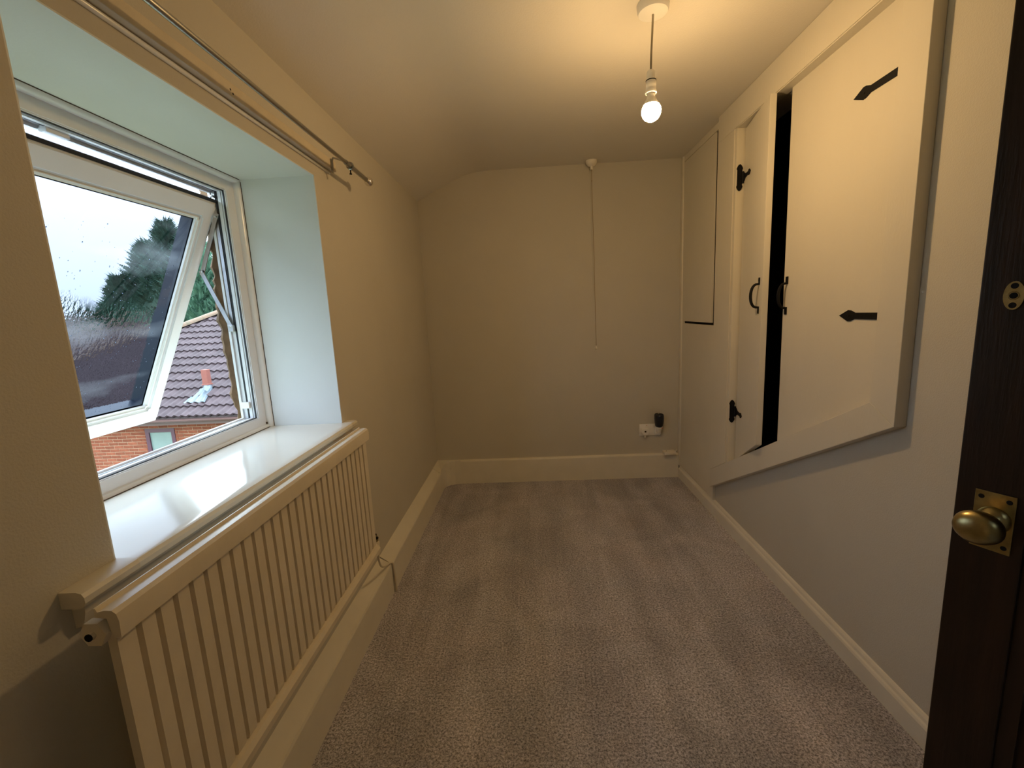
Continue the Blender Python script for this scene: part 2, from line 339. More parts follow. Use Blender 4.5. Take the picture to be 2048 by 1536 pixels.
# ------------------------------------------------------------------ window sill board
sill = empty('window_sill', (-.80, 1.1, .80), 'glossy white wooden sill board with a rounded front edge under the open window', 'window sill')
bm = B()
pr = [(-.985, .817), (-.985, .8335 + .010), (-.70, .8435), (-.684, .8435), (-.677, .841), (-.673, .835), (-.673, .826), (-.677, .820), (-.684, .817)]
prism(bm, pr, XZ_Y, WY0 + .004, WY1 - .004)
obj('board', bm, M['sillpaint'], sill, smooth=True, ang=30)
bm = B()
pr2 = [(-.7118, .817), (-.7118, .8435), (-.684, .8437), (-.676, .841), (-.6725, .835), (-.6725, .826), (-.677, .8195), (-.684, .817)]
prism(bm, pr2, XZ_Y, .562, WY0 + .004); prism(bm, pr2, XZ_Y, WY1 - .004, 1.607)
obj('horn', bm, M['gloss'], sill, smooth=True, ang=30)
bm = B(); prism(bm, [(-.7118, .775), (-.7118, .817), (-.690, .817), (-.692, .800), (-.698, .780)], XZ_Y, .575, 1.0); prism(bm, [(-.7118, .775), (-.7118, .817), (-.691, .817), (-.693, .800), (-.699, .780)], XZ_Y, 1.002, 1.60)
obj('apron_moulding', bm, M['gloss'], sill)

# ------------------------------------------------------------------ window
win = empty('window_1', (-1.0, 1.1, WZ0), 'white top hung window propped open over the sill', 'window', kind='structure')
TW = lambda u, v, c: (c, u, v)
FX0, FX1 = -.988, -1.046
bm = B(); ring_frame(bm, TW, WY0 + .004, WY1 - .016, WZ0 + .008, WZ1 - .006, .048, .046, .046, .044, FX1, FX0)
bmesh.ops.bevel(bm, geom=[e for e in bm.edges if all(abs(v.co.x - FX0) < 1e-4 for v in e.verts)], offset=.003, segments=2, affect='EDGES')
IY1, IZ0, IZ1, IY0 = WY1 - .062, WZ0 + .054, WZ1 - .050, WY0 + .052
# rebate: outer lip and middle upstand
ring_frame(bm, TW, IY0 - .001, IY1 + .001, IZ0 - .001, IZ1 + .001, .004, .004, .004, .004, -1.016, -1.006)
ring_frame(bm, TW, IY0 - .001, IY1 + .001, IZ0 - .001, IZ1 + .001, .008, .008, .006, .008, -1.046, -1.038)
obj('window_frame', bm, M['upvc'], win)
bm = B(); ring_frame(bm, TW, IY0 - .0005, IY1 + .0005, IZ0 - .0005, IZ1 + .0005, .003, .003, .003, .003, -.999, -.9945)
ring_frame(bm, TW, IY0 - .0005, IY1 + .0005, IZ0 - .0005, IZ1 + .0005, .0025, .0025, .0025, .0025, -1.024, -1.019)
obj('seal', bm, M['gasket'], win)
# quarter-round bead around frame and the head packer
bm = B()
def qr(c0, c1, sgn, vertical):
    pts = [(0, 0), (.020, 0), (.0185, .008), (.014, .014), (.008, .0175), (0, .019)]
    return pts
jamb = [(WY1 - .0005, FX0), (WY1 - .020, FX0), (WY1 - .0185, FX0 + .008), (WY1 - .014, FX0 + .013), (WY1 - .008, FX0 + .016), (WY1 - .0005, FX0 + .017)]
prism(bm, jamb, lambda u, v, a: (v, u, a), WZ0 + .010, WZ1 - .004)
head = [(WZ1 - .0035, FX0), (WZ1 - .016, FX0), (WZ1 - .015, FX0 + .010), (WZ1 - .010, FX0 + .016), (WZ1 - .0035, FX0 + .018)]
prism(bm, head, lambda u, v, a: (v, a, u), WY0 + .004, WY1 - .004)
low = [(WZ0 + .0100, FX0), (WZ0 + .022, FX0), (WZ0 + .020, FX0 + .006), (WZ0 + .0100, FX0 + .009)]
prism(bm, low, lambda u, v, a: (v, a, u), WY0 + .004, WY1 - .020)
obj('cover_bead', bm, M['upvcbead'], win, smooth=True, ang=40)
bm = B(); box(bm, (-.9878, WY1 - .0012 - .0022, WZ0 + .01), (-.9685, WY1 - .0032, WZ1 - .01)); box(bm, (-.9875, WY0 + .02, WZ0 + .0100), (-.976, WY1 - .02, WZ0 + .0112))
box(bm, (-.9878, WY0 + .02, WZ1 - .0048), (-.9685, WY1 - .01, WZ1 - .0032))
box(bm, (-.989, WY1 - .024, WZ0 + .0225), (-.984, WY1 - .018, WZ0 + .029), 0)
obj('dark_sealant', bm, M['grime'], win)
# sash: hung at the top, swung out
ST, SB = Vector((-1.020, 0, 1.622)), Vector((-1.368, 0, .893))
sd = (SB - ST); SL = sd.length; sd.normalize(); sn = Vector((-sd.z, 0, sd.x))       # sn points back into the room, slightly down
SY0, SY1 = .712, 1.503
TS = lambda u, v, c: tuple(ST + Vector((0, u, 0)) + sd * v + sn * c)
bm = B()
ring_frame(bm, TS, SY0, SY1, 0, SL, .05, .050, .056, .058, -.030, 0)
bmesh.ops.bevel(bm, geom=[e for e in bm.edges if all(abs((v.co - ST).dot(sn)) < 1e-4 for v in e.verts)], offset=.006, segments=3, affect='EDGES')
ring_frame(bm, TS, SY0 + .012, SY1 - .012, .012, SL - .012, .040, .040, .048, .048, -.060, -.030)
sash = obj('sash', bm, M['upvc'], win, smooth=True, ang=30)
bm = B(); ring_frame(bm, TS, SY0 + .048, SY1 - .048, .054, SL - .056, .015, .015, .014, .014, -.016, -.003)
bmesh.ops.bevel(bm, geom=[e for e in bm.edges if all(abs((v.co - ST).dot(sn) + .003) < 1e-4 for v in e.verts)], offset=.006, segments=2, affect='EDGES')
obj('glazing_bead', bm, M['upvcbead'], sash)
bm = B(); ring_frame(bm, TS, SY0 + .051, SY1 - .051, .059, SL - .061, .014, .014, .013, .013, -.056, -.019)
obj('spacer_bar', bm, M['navy'], sash)
bm = B(); ring_frame(bm, TS, SY0 - .004, SY1 + .003, -.004, SL + .003, .014, .014, .014, .014, -.036, -.030)
box(bm, (SY0, -.010, -.030), (SY1, -.0005, -.004), T=lambda q: Vector(TS(q.x, q.y, q.z)))  # black strip along the sash top: gasket plus the rebate's shadow as colour
obj('gasket_and_shadow', bm, M['gasket'], sash)
GU0, GU1, GV0, GV1 = SY0 + .055, SY1 - .055, .065, SL - .065
bm = B(); addv(bm, [TS(GU0, GV0, -.018), TS(GU1, GV0, -.018), TS(GU1, GV1, -.018), TS(GU0, GV1, -.018)], [(0, 1, 2, 3)])
obj('pane', bm, M['glass'], sash)
bm = B()
for i in range(620):
    u = random.uniform(GU0 + .02, GU1 - .02); v = GV0 + (GV1 - GV0) * min(.97, .10 + .9 * random.random() ** .75); r = random.choice([.0006, .0009, .0009, .0012, .0016]) * random.uniform(.8, 1.2)
    if v < .2 and random.random() < .6: continue
    c = Vector(TS(u, v, -.0186)); k = random.uniform(1, 1.7)
    ring = [bm.verts.new(c + Vector((0, math.cos(a) * r, 0)) + sd * (math.sin(a) * r * k)) for a in [j * math.pi / 3 for j in range(6)]]
    tip = bm.verts.new(c - sn * r * .7)
    for j in range(6): bm.faces.new((ring[j], ring[(j + 1) % 6], tip))
    bm.faces.new(ring[::-1])
obj('raindrops', bm, M['drop'], sash, smooth=True, kind='stuff')
# friction stay arms on the far jamb
def bar(bm, a, b, y, w, t, ext=.006):
    a, b = Vector((a[0], y, a[1])), Vector((b[0], y, b[1])); d = (b - a).normalized(); n = Vector((-d.z, 0, d.x)); a -= d * ext; b += d * ext
    vs = [p + n * s * w / 2 + Vector((0, q * t / 2, 0)) for p in (a, b) for s, q in ((-1, -1), (1, -1), (1, 1), (-1, 1))]
    addv(bm, vs, [(0, 1, 2, 3), (7, 6, 5, 4), (0, 4, 5, 1), (1, 5, 6, 2), (2, 6, 7, 3), (3, 7, 4, 0)])
stay = None
bm = B(); bar(bm, (-1.030, 1.215), (-1.030, 1.655), 1.4995, .010, .003); st = obj('friction_stay', bm, M['steel'], win)
bm = B(); bar(bm, (-1.026, 1.585), (-1.103, 1.405), 1.494, .014, .003); bar(bm, (-1.103, 1.405), (-1.105, 1.40), 1.494, .014, .003)
obj('upper_arm', bm, M['steel'], st)
bm = B(); bar(bm, (-1.104, 1.404), (-1.030, 1.218), 1.490, .013, .003); obj('lower_arm', bm, M['steel'], st)
bm = B()
for p in ((-1.103, 1.405), (-1.030, 1.218), (-1.027, 1.58), (-1.027, 1.645)): lathe(bm, [(0, 0), (.004, 0), (.004, .012), (0, .013)], (p[0], 1.499, p[1]), 10, (0, -1, 0))
box(bm, (-1.040, 1.488, 1.200), (-1.022, 1.500, 1.222), .001)
obj('pivot_block', bm, M['steel'], st)
bm = B(); box(bm, (-1.034, 1.490, .927), (-1.008, 1.4985, .950), .001)
obj('white_keep', bm, M['upvcbead'], win, label='small white keep clipped on the far jamb')
bm = B(); box(bm, (-1.037, .98, IZ1 - .012), (-1.018, 1.03, IZ1 + .002), .001)
obj('vent_cap', bm, M['upvcbead'], win)
# broken stone edge of the outer leaf, seen past the far jamb
bm = B(); N = 90
def edge(y0, x0, x1, z0, z1):
    prev = None; walk = 0
    for i in range(N + 1):
        z = z0 + (z1 - z0) * i / N; walk = .72 * walk + random.uniform(-.006, .006); j = walk + random.uniform(-.002, .002)
        cur = [bm.verts.new((x0, y0, z)), bm.verts.new((x1 - .006 + j, y0 - .001, z)), bm.verts.new((x1 - .026 + j * 1.5, y0 + .02, z)), bm.verts.new((x1 - .03, y0 + .12, z)), bm.verts.new((x0, y0 + .12, z))]
        if prev:
            for k in range(5): bm.faces.new((prev[k], prev[(k + 1) % 5], cur[(k + 1) % 5], cur[k]))
        else: bm.faces.new(cur)
        prev = cur
    bm.faces.new(prev[::-1])
edge(1.506, -1.0465, -1.066, WZ0 - .3, WZ1 + .2)
obj('trim_2', bm, M['stone'], kind='structure', label='rough stone edge of the outer wall beside the window', cat='wall edge')

# ------------------------------------------------------------------ curtain batten and pole
bt = empty('curtain_batten', (-.70, 1.0, 1.76), 'cream painted wooden batten fixed to the wall above the window', 'batten')
bm = B(); box(bm, (-.7118, -.02, 1.760), (-.688, 1.700, 1.793), .0015); obj('board', bm, M['batten'], bt)
bm = B(); tube(bm, [(-.7090, -.02, 1.7545), (-.7090, .9, 1.7545), (-.7088, 1.685, 1.7540)], .0055, 10); obj('white_bead', bm, M['upvcbead'], bt, smooth=True, label='thin rounded white bead along the lower edge')
for y in (.55, 1.12, 1.128):
    bm = B(); lathe(bm, [(0, .0005), (.0025, .0005), (.0025, 0)], (-.688, y, 1.775 - (y > 1.125) * .006), 8, (1, 0, 0)); obj('screw_hole', bm, M['iron'], bt)
pole = empty('curtain_pole', (-.62, 1.0, 1.765), 'slim grey metal curtain pole with a ball end below the ceiling cove', 'curtain pole')
bm = B(); tube(bm, [(-.620, .02, 1.773), (-.620, 1.66, 1.765)], .0065, 14); obj('inner_rod', bm, M['chrome'], pole, smooth=True, ang=50)
bm = B(); tube(bm, [(-.620, 1.62, 1.7652), (-.620, 1.822, 1.762)], .0085, 14); obj('outer_rod', bm, M['chrome'], pole, smooth=True, ang=50)
bm = B(); lathe(bm, [(.0085, 0), (.0105, .002), (.0105, .006), (.007, .009), (.011, .012), (.0165, .020), (.0175, .028), (.0155, .036), (.009, .042), (0, .044)], (-.620, 1.818, 1.762), 18, (0, 1, 0)); obj('ball_finial', bm, M['polished'], pole, smooth=True)
bm = B(); box(bm, (-.6872, 1.652, 1.745), (-.6845, 1.668, 1.792), .001); tube(bm, [(-.6835, 1.66, 1.755), (-.6835, 1.66, 1.785), (-.679, 1.66, 1.796), (-.66, 1.66, 1.790), (-.630, 1.66, 1.778)], .0035, 8)
tube(bm, [(-.620 + .0115 * math.cos(a), 1.66, 1.765 + .0115 * math.sin(a)) for a in [R(q) for q in range(60, 421, 30)]], .003, 6)
br = obj('bracket', bm, M['chrome'], pole, smooth=True, ang=40)
bm = B(); tube(bm, [(-.620, 1.66, 1.752), (-.620, 1.66, 1.738)], .0025, 8); lathe(bm, [(0, 0), (.005, 0), (.005, .003), (0, .003)], (-.620, 1.66, 1.736), 8); obj('thumb_screw', bm, M['iron'], br)

# ------------------------------------------------------------------ radiator
rad = empty('radiator', (-.65, 1.0, .36), 'cream enamelled ribbed panel radiator on the wall below the window', 'radiator')
RY0, RY1, RZ0, RZ1, RX = .532, 1.490, .385, .812, -.602
bm = B()
pts = []; y = RY0; n_r = 28; pitch = (RY1 - RY0) / n_r
pts.append((RY0, RX))
for i in range(n_r):
    a = RY0 + pitch * i
    if i: pts += [(a - .0052, RX), (a - .0030, RX - .010), (a + .0030, RX - .010), (a + .0052, RX)]
pts.append((RY1, RX))
rings = []
for z, off in ((RZ0, -.004), (RZ0 + .018, 0), (RZ1 - .02, 0), (RZ1, -.003)):
    rings.append([bm.verts.new((x + off, y_, z)) for y_, x in pts])
for a, b in zip(rings, rings[1:]):
    for k in range(len(pts) - 1): bm.faces.new((a[k], a[k + 1], b[k + 1], b[k]))
back = [[bm.verts.new((RX - .014, y_, z)) for y_ in (RY0, RY1)] for z in (RZ0, RZ1)]
bm.faces.new((back[0][0], back[0][1], back[1][1], back[1][0]))
for e, k in ((0, 0), (-1, 1)):
    for i in range(3): bm.faces.new((rings[i][e], rings[i + 1][e], back[1][k], back[0][k]) if i == 1 else (rings[i][e], rings[i + 1][e], back[1 if i else 0][k]))
obj('ribbed_panel', bm, M['rad'], rad)
bm = B()
cp = [(-.590, .797), (-.5885, .822), (-.591, .833), (-.597, .838), (-.607, .8385), (-.618, .836), (-.6205, .842), (-.6225, .842), (-.6225, .828), (-.606, .826), (-.602, .797)]
prism(bm, cp, XZ_Y, RY0 - .004, RY1 + .004); obj('top_cover', bm, M['rad'], rad, smooth=True, ang=35)
bm = B(); cp = [(-.622, .357), (-.600, .357), (-.5905, .364), (-.5895, .380), (-.596, .390), (-.604, .392), (-.622, .392)]
prism(bm, cp, XZ_Y, RY0, RY1 + .002); obj('bottom_channel', bm, M['rad'], rad, smooth=True, ang=35)
bm = B(); tube(bm, [(-.622, RY0 + .004, .808), (-.622, RY1 - .004, .808)], .014, 12); tube(bm, [(-.628, RY0 + .004, .375), (-.628, RY1 - .004, .375)], .014, 12); obj('header_pipe', bm, M['rad'], rad, smooth=True, ang=40)
bm = B(); lathe(bm, [(0, -.004), (.006, -.004), (.006, .001), (.013, .001), (.0195, .001), (.0195, .014), (0, .014)], (-.6235, RY0 - .012, .8065), 6, (0, 1, 0)); pg = obj('blanking_plug', bm, M['rad'], rad)
bm = B(); lathe(bm, [(0, -.0055), (.0055, -.0055), (.0055, -.004), (0, -.004)], (-.6235, RY0 - .012, .8065), 12, (0, 1, 0)); obj('socket_hole', bm, M['black'], pg)
for yy in (.72, 1.30):
    bm = B(); box(bm, (-.7118, yy - .015, .40), (-.616, yy + .015, .425), .001); box(bm, (-.7118, yy - .015, .74), (-.616, yy + .015, .765), .001); box(bm, (-.7118, yy - .015, .38), (-.706, yy + .015, .79)); obj('wall_bracket', bm, M['rad'], rad)
# lockshield valve and thin tail pipe
val = empty('radiator_valve', (-.622, 1.52, .36), 'brass lockshield valve with a dark cap at the lower end of the radiator', 'valve')
VX, VY = -.620, 1.535
bm = B(); tube(bm, [(VX, RY1 + .0025, .372), (VX, VY, .372)], .008, 12); lathe(bm, [(0, -.022), (.009, -.022), (.009, -.010), (.011, -.008), (.011, .010), (.008, .014), (0, .014)], (VX, VY, .368), 16); obj('body', bm, M['rad'], val, smooth=True, ang=40)
bm = B(); lathe(bm, [(.007, .012), (.0085, .014), (.0085, .022), (.004, .026), (.004, .031), (.0055, .033), (.005, .038), (0, .040)], (VX, VY, .370), 14); obj('cap', bm, M['brass'], val, smooth=True, ang=40)
bm = B(); lathe(bm, [(.0095, .022), (.0095, .026), (.0045, .028), (.0045, .034), (.0035, .041), (0, .042)], (VX, VY, .371), 12); obj('spindle', bm, M['iron'], val, smooth=True, ang=40)
bm = B()
ctrl = [(VX, VY, .348), (-.622, 1.545, .325), (-.628, 1.56, .292), (-.636, 1.585, .262), (-.646, 1.62, .228), (-.656, 1.67, .192), (-.661, 1.72, .168), (-.660, 1.765, .152), (-.6535, 1.777, .143), (-.6520, 1.780, .120), (-.6515, 1.783, .06), (-.6515, 1.785, .002)]
P = [Vector(p) for p in ctrl]; sm = []
for i in range(len(P) - 1):
    p0, p1, p2, p3 = P[max(i - 1, 0)], P[i], P[i + 1], P[min(i + 2, len(P) - 1)]
    for t in [k / 4 for k in range(4)]:
        sm.append(.5 * ((2 * p1) + (p2 - p0) * t + (2 * p0 - 5 * p1 + 4 * p2 - p3) * t * t + (3 * p1 - p0 - 3 * p2 + p3) * t ** 3))
sm.append(P[-1]); tube(bm, sm, .0045, 10)
obj('tail_pipe', bm, M['rad'], val, smooth=True)

# ------------------------------------------------------------------ pendant lamp
pen = empty('pendant_light', (.418, 1.55, ZC), 'lit bare bulb hanging on a short flex from a round ceiling rose', 'light')
bm = B(); lathe(bm, [(0, -.028), (.006, -.028), (.034, -.027), (.044, -.024), (.047, -.018), (.049, -.003), (.049, .001), (0, .001)], (.423, 1.55, ZC), 36); obj('ceiling_rose', bm, M['plastic'], pen, smooth=True, ang=35)
bm = B(); tube(bm, [(.423, 1.55, ZC - .027), (.4205, 1.55, ZC - .08), (.4175, 1.55, ZC - .14), (.4165, 1.55, 1.948)], .0032, 10); obj('flex', bm, M['cord'], pen, smooth=True)
bx_, by_ = .417, 1.55
bm = B(); lathe(bm, [(0, 1.951), (.010, 1.951), (.0135, 1.946), (.0145, 1.924), (.0155, 1.922), (.0155, 1.906), (.0158, 1.896), (.0175, 1.889), (.0175, 1.885), (.0145, 1.884), (.0140, 1.890), (0, 1.891)], (bx_, by_, 0), 28); lh = obj('lamp_holder', bm, M['plastic'], pen, smooth=True, ang=35)
bm = B(); lathe(bm, [(.0150, 1.9235), (.0162, 1.923), (.0162, 1.9205), (.0150, 1.920)], (bx_, by_, 0), 28); obj('black_ring', bm, M['iron'], lh, label='thin black ring around the holder')
bm = B(); lathe(bm, [(0, 1.888), (.0125, 1.888), (.0125, 1.878), (.0135, 1.872), (.017, 1.866), (.0215, 1.856), (.024, 1.851)], (bx_, by_, 0), 28); obj('bulb_collar', bm, M['plastic'], pen, smooth=True)
bm = B(); zc_ = 1.832; pf = [(.0243, 1.850)] + [(.0305 * math.cos(a), zc_ + .0305 * math.sin(a)) for a in [R(q) for q in (32, 20, 5, -12, -30, -48, -66, -80)]] + [(0, zc_ - .0305)]
lathe(bm, pf, (bx_ + .001, by_, 0), 20); obj('bulb_globe', bm, emit('bulb_glow', (1.0, .63, .27), BULB_STRENGTH), pen, smooth=True)

# ------------------------------------------------------------------ ceiling pull switch
pc = empty('pull_cord_switch', (.433, 2.99, ZC), 'white ceiling pull switch with a long thin cord against the end wall', 'pull switch')
bm = B(); lathe(bm, [(0, -.052), (.0085, -.052), (.0095, -.034), (.013, -.032), (.024, -.028), (.033, -.017), (.036, -.006), (.036, .001), (0, .001)], (.433, 2.99, ZC), 28); obj('switch_body', bm, M['cream_plastic'], pc, smooth=True, ang=35)
bm = B(); tube(bm, [(.433, 2.99, ZC - .05), (.433, 2.991, 2.02), (.434, 2.99, 1.9), (.439, 2.988, 1.5), (.440, 2.988, 1.2), (.442, 2.988, .965)], .0016, 6); obj('cord', bm, M['string'], pc, smooth=True)
bm = B(); lathe(bm, [(0, .012), (.002, .012), (.004, .006), (.0065, 0), (.0065, -.006), (.005, -.014), (0, -.016)], (.442, 2.988, .955), 12); obj('cord_pull', bm, M['cream_plastic'], pc, smooth=True)
bm = B(); lathe(bm, [(0, .004), (.003, .002), (.0035, -.002), (0, -.005)], (.433, 2.991, 2.018), 8); obj('knot', bm, M['string'], pc, smooth=True)

# ------------------------------------------------------------------ socket, plug, freshener, junction box
sk = empty('wall_socket', (.815, YB, .352), 'white double wall socket near the cupboard corner', 'socket')
bm = B(); box(bm, (.742, YB - .009, .310), (.888, YB - .0003, .394), .003); obj('faceplate', bm, M['plastic'], sk, smooth=True, ang=35)
for x in (.792, .838):
    bm = B(); box(bm, (x - .006, YB - .0125, .372), (x + .006, YB - .009, .388), .001); obj('rocker_switch', bm, M['plastic'], sk)
bm = B(); box(bm, (.789, YB - .0129, .384), (.795, YB - .0125, .387)); obj('red_marker', bm, M['red'], sk)
plg = empty('plug', (.778, YB - .02, .34), 'white mains plug in the double wall socket next to the dark air freshener', 'plug')
bm = B(); prism(bm, [(.753, .366), (.803, .366), (.803, .338), (.790, .318), (.766, .318), (.753, .338)], lambda u, v, a: (u, a, v), YB - .034, YB - .0092, bev=.003); obj('plug_body', bm, M['plastic'], plg, smooth=True, ang=35)
bm = B(); tube(bm, [(.778, YB - .022, .318), (.778, YB - .022, .300)], [.007, .005], 10); obj('cable_stub', bm, M['plastic'], plg)
bm = B(); box(bm, (.772, YB - .0346, .340), (.784, YB - .034, .352)); obj('fuse_mark', bm, M['grime'], plg)
af = empty('air_freshener', (.868, YB - .03, .37), 'dark blue plug-in air freshener on a white base at the wall socket', 'air freshener')
AX_, AY_ = .868, 3.005
bm = B(); lathe(bm, [(0, .382), (.024, .382), (.031, .390), (.037, .412), (.0395, .440), (.039, .462), (.036, .470), (.033, .4715), (.030, .466), (.010, .462), (0, .461)], (AX_, AY_, 0), 32, sc=(1, .82)); obj('cover', bm, M['dark_blue'], af, smooth=True, ang=45)
bm = B(); lathe(bm, [(0, .366), (.022, .366), (.028, .372), (.029, .3818), (0, .3818)], (AX_, AY_, 0), 28, sc=(1, .85)); tube(bm, [(AX_, AY_ + .005, .366), (AX_, AY_ + .005, .340)], [.019, .012], 16); box(bm, (.846, YB - .030, .322), (.886, YB - .0092, .368), .003); obj('base', bm, M['plastic'], af, smooth=True, ang=35)
bm = B(); box(bm, (AX_ + .000, AY_ - .0262, .3745), (AX_ + .020, AY_ - .020, .3795), .001); obj('indicator', bm, M['red'], af, label='small glowing red indicator strip')
jb = empty('junction_box', (.945, 3.01, .178), 'small cream surface junction box resting on the skirting in the corner', 'junction box')
bm = B(); box(bm, (.905, 2.992, .1780), (.985, YB - .001, .1985), .003); obj('lid', bm, M['cream_plastic'], jb, smooth=True, ang=35)
bm = B(); lathe(bm, [(0, .0005), (.004, .0005), (.004, 0)], (.925, 3.02, .199), 10); obj('screw', bm, M['grime'], jb)
bm = B(); tube(bm, [(.985, 3.035, .188), (1.000, 3.040, .192), (1.006, 3.043, .205)], .003, 8); obj('cable', bm, M['cream_plastic'], jb)

# ------------------------------------------------------------------ boxed-in panel at the far right (flush with the cupboard wall)
pn = empty('boxed_panel', (1.02, 2.75, .09), 'tall cream boxing panel with an upper hatch in the far corner', 'panel')
PX = 1.0195
bm = B(); box(bm, (PX, 2.467, .0885), (XR - .0003, 3.010, 1.090), .001); obj('lower_panel', bm, M['gloss'], pn)
bm = B(); box(bm, (PX, 2.535, 1.104), (XR - .0003, 2.985, 2.098), .001); obj('hatch_door', bm, M['gloss'], pn)
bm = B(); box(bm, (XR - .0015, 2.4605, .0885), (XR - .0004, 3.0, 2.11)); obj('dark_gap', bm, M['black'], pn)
bm = B(); box(bm, (PX + .001, 2.985, 1.090), (XR - .0003, 3.012, 2.098)); box(bm, (PX + .0, 2.46, 2.1005), (XR - .0003, 3.012, 2.136)); obj('edge_strip', bm, M['gloss'], pn)
bm = B(); prism(bm, [(1.0125, 3.0125), (1.0295, 3.0125), (1.0295, 3.049), (1.0125, 3.049)], XY_Z, .0885, 2.136, bev=.003); obj('corner_moulding', bm, M['skirting'], pn, smooth=True, ang=35)

# ------------------------------------------------------------------ stair cupboard
cb = empty('fitted_cupboard', (1.0, 1.8, .5), 'cream cupboard with two doors and a slanting bottom rail over the stairs', 'cupboard')
TX0, TX1 = .9955, XR - .0004
OY0, OY1 = 1.222, 2.445
DGo = lambda y: .853 - .5575 * (y - 1.222)      # outer edge of the slanting rail
def yzp(name, pts, x0=TX0, x1=TX1, m='gloss', bev=.0015, **k):
    b_ = B(); prism(b_, pts, YZ_X, x0, x1, bev=bev); return obj(name, b_, M[m], cb, **k)
yzp('frame_stile', [(OY0, DGo(OY0)), (CY0, DG(CY0) + .0), (CY0, CZT), (OY0, CZT)], m='doorpaint')
yzp('slanting_rail', [(OY0 + .0005, DGo(OY0) - .0003), (CY0 + .0005, DG(CY0) - .0003), (2.300, DG(2.300)), (OY1, DG(OY1)), (OY1, DGo(OY1))], m='doorpaint')
yzp('top_rail', [(OY0, CZT + .0004), (OY1, CZT + .0004), (OY1, 2.1362), (OY0, 2.1362)], m='doorpaint')
yzp('far_post', [(CY1 + .001, DG(CY1) + .0006), (OY1, DG(OY1) + .0006), (OY1, CZT), (CY1 + .001, CZT)])
# far edge strip running down to the skirting beside the boxing panel
yzp('edge_bead', [(OY1 + .001, .0885), (OY1 + .016, .0885), (OY1 + .016, 2.136), (OY1 + .001, 2.136)], x0=1.015)
# jamb lining facing the camera, head lining
yzp('jamb_lining', [(CY1 - .020, DG(CY1) + .012), (CY1 + .0, DG(CY1) + .001), (CY1, CZT), (CY1 - .020, CZT)], x0=TX0 + .004, x1=1.046)
yzp('head_lining', [(CY0, CZT - .004), (CY1 - .021, CZT - .004), (CY1 - .021, CZT), (CY0, CZT)], x0=TX0 + .003, x1=1.046, m='doorpaint', bev=0)
# cupboard inside: black colour stands in for its unlit darkness
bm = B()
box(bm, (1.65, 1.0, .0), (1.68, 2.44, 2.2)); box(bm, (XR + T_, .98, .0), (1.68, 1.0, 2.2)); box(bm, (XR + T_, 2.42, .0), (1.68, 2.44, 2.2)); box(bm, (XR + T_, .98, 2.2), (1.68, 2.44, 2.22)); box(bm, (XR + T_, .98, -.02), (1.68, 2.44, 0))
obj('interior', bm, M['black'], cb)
# near door
DXa, DXb = 1.036, 1.054
nd_ = yzp('cupboard_door', [(1.300, DG(1.300) - .02), (1.858, DG(1.858) - .02), (1.874, 2.02), (1.300, 2.02)], DXa, DXb, 'doorpaint', .0015)
# far door, ajar: turned 12 degrees about its far edge
A = R(11.5); Hx, Hy = 1.036, CY1 - .022; W_ = .352
def FD(u, v, t): return (Hx - u * math.sin(A) + t * math.cos(A), Hy - u * math.cos(A) - t * math.sin(A), v)
bm = B(); dz = DG(Hy) + .012
prism(bm, [(.006, dz), (W_, dz + W_ * .545), (W_, CZT - .010), (.006, CZT - .010)], lambda u, v, a: FD(u, v, a), 0, .024, bev=.0015)
fd = obj('cupboard_door', bm, M['doorpaint'], cb)
# iron pull handles
def pull(bm, F, u, z, h=.150, out=.030):
    """F(u, z, t): point on the door, t = -distance in front of it"""
    for s in (1, -1):
        zz = z + s * h / 2
        pts = [(-.0075, 0), (.0075, 0), (.0075, -s * .030), (-.0075, -s * .030)]
        vs = [F(u + a, zz + b_, t) for t in (-.0005, -.0035) for a, b_ in pts]
        addv(bm, vs, [(0, 1, 2, 3), (7, 6, 5, 4), (0, 4, 5, 1), (1, 5, 6, 2), (2, 6, 7, 3), (3, 7, 4, 0)])
        lathe(bm, [(0, .005), (.003, .005), (.0035, .003)], F(u, zz - s * .010, 0), 8, Vector(F(0, 0, -1)) - Vector(F(0, 0, 0)))
    n_ = 14; path = []
    for i in range(n_ + 1):
        a = math.pi * i / n_; path.append(F(u, z + (h / 2 - .026) * math.cos(a), -.003 - out * math.sin(a) ** .7))
    tube(bm, path, [.0046 + .0016 * math.sin(math.pi * i / n_) for i in range(n_ + 1)], 8)
bm = B(); pull(bm, FD, W_ - .040, 1.236); obj('pull_handle', bm, M['iron'], fd, smooth=True, ang=40)
ND = lambda u, v, t: (DXa + t, 1.842 + u, v)
bm = B(); pull(bm, ND, 0, 1.230); obj('pull_handle', bm, M['iron'], nd_, smooth=True, ang=40)
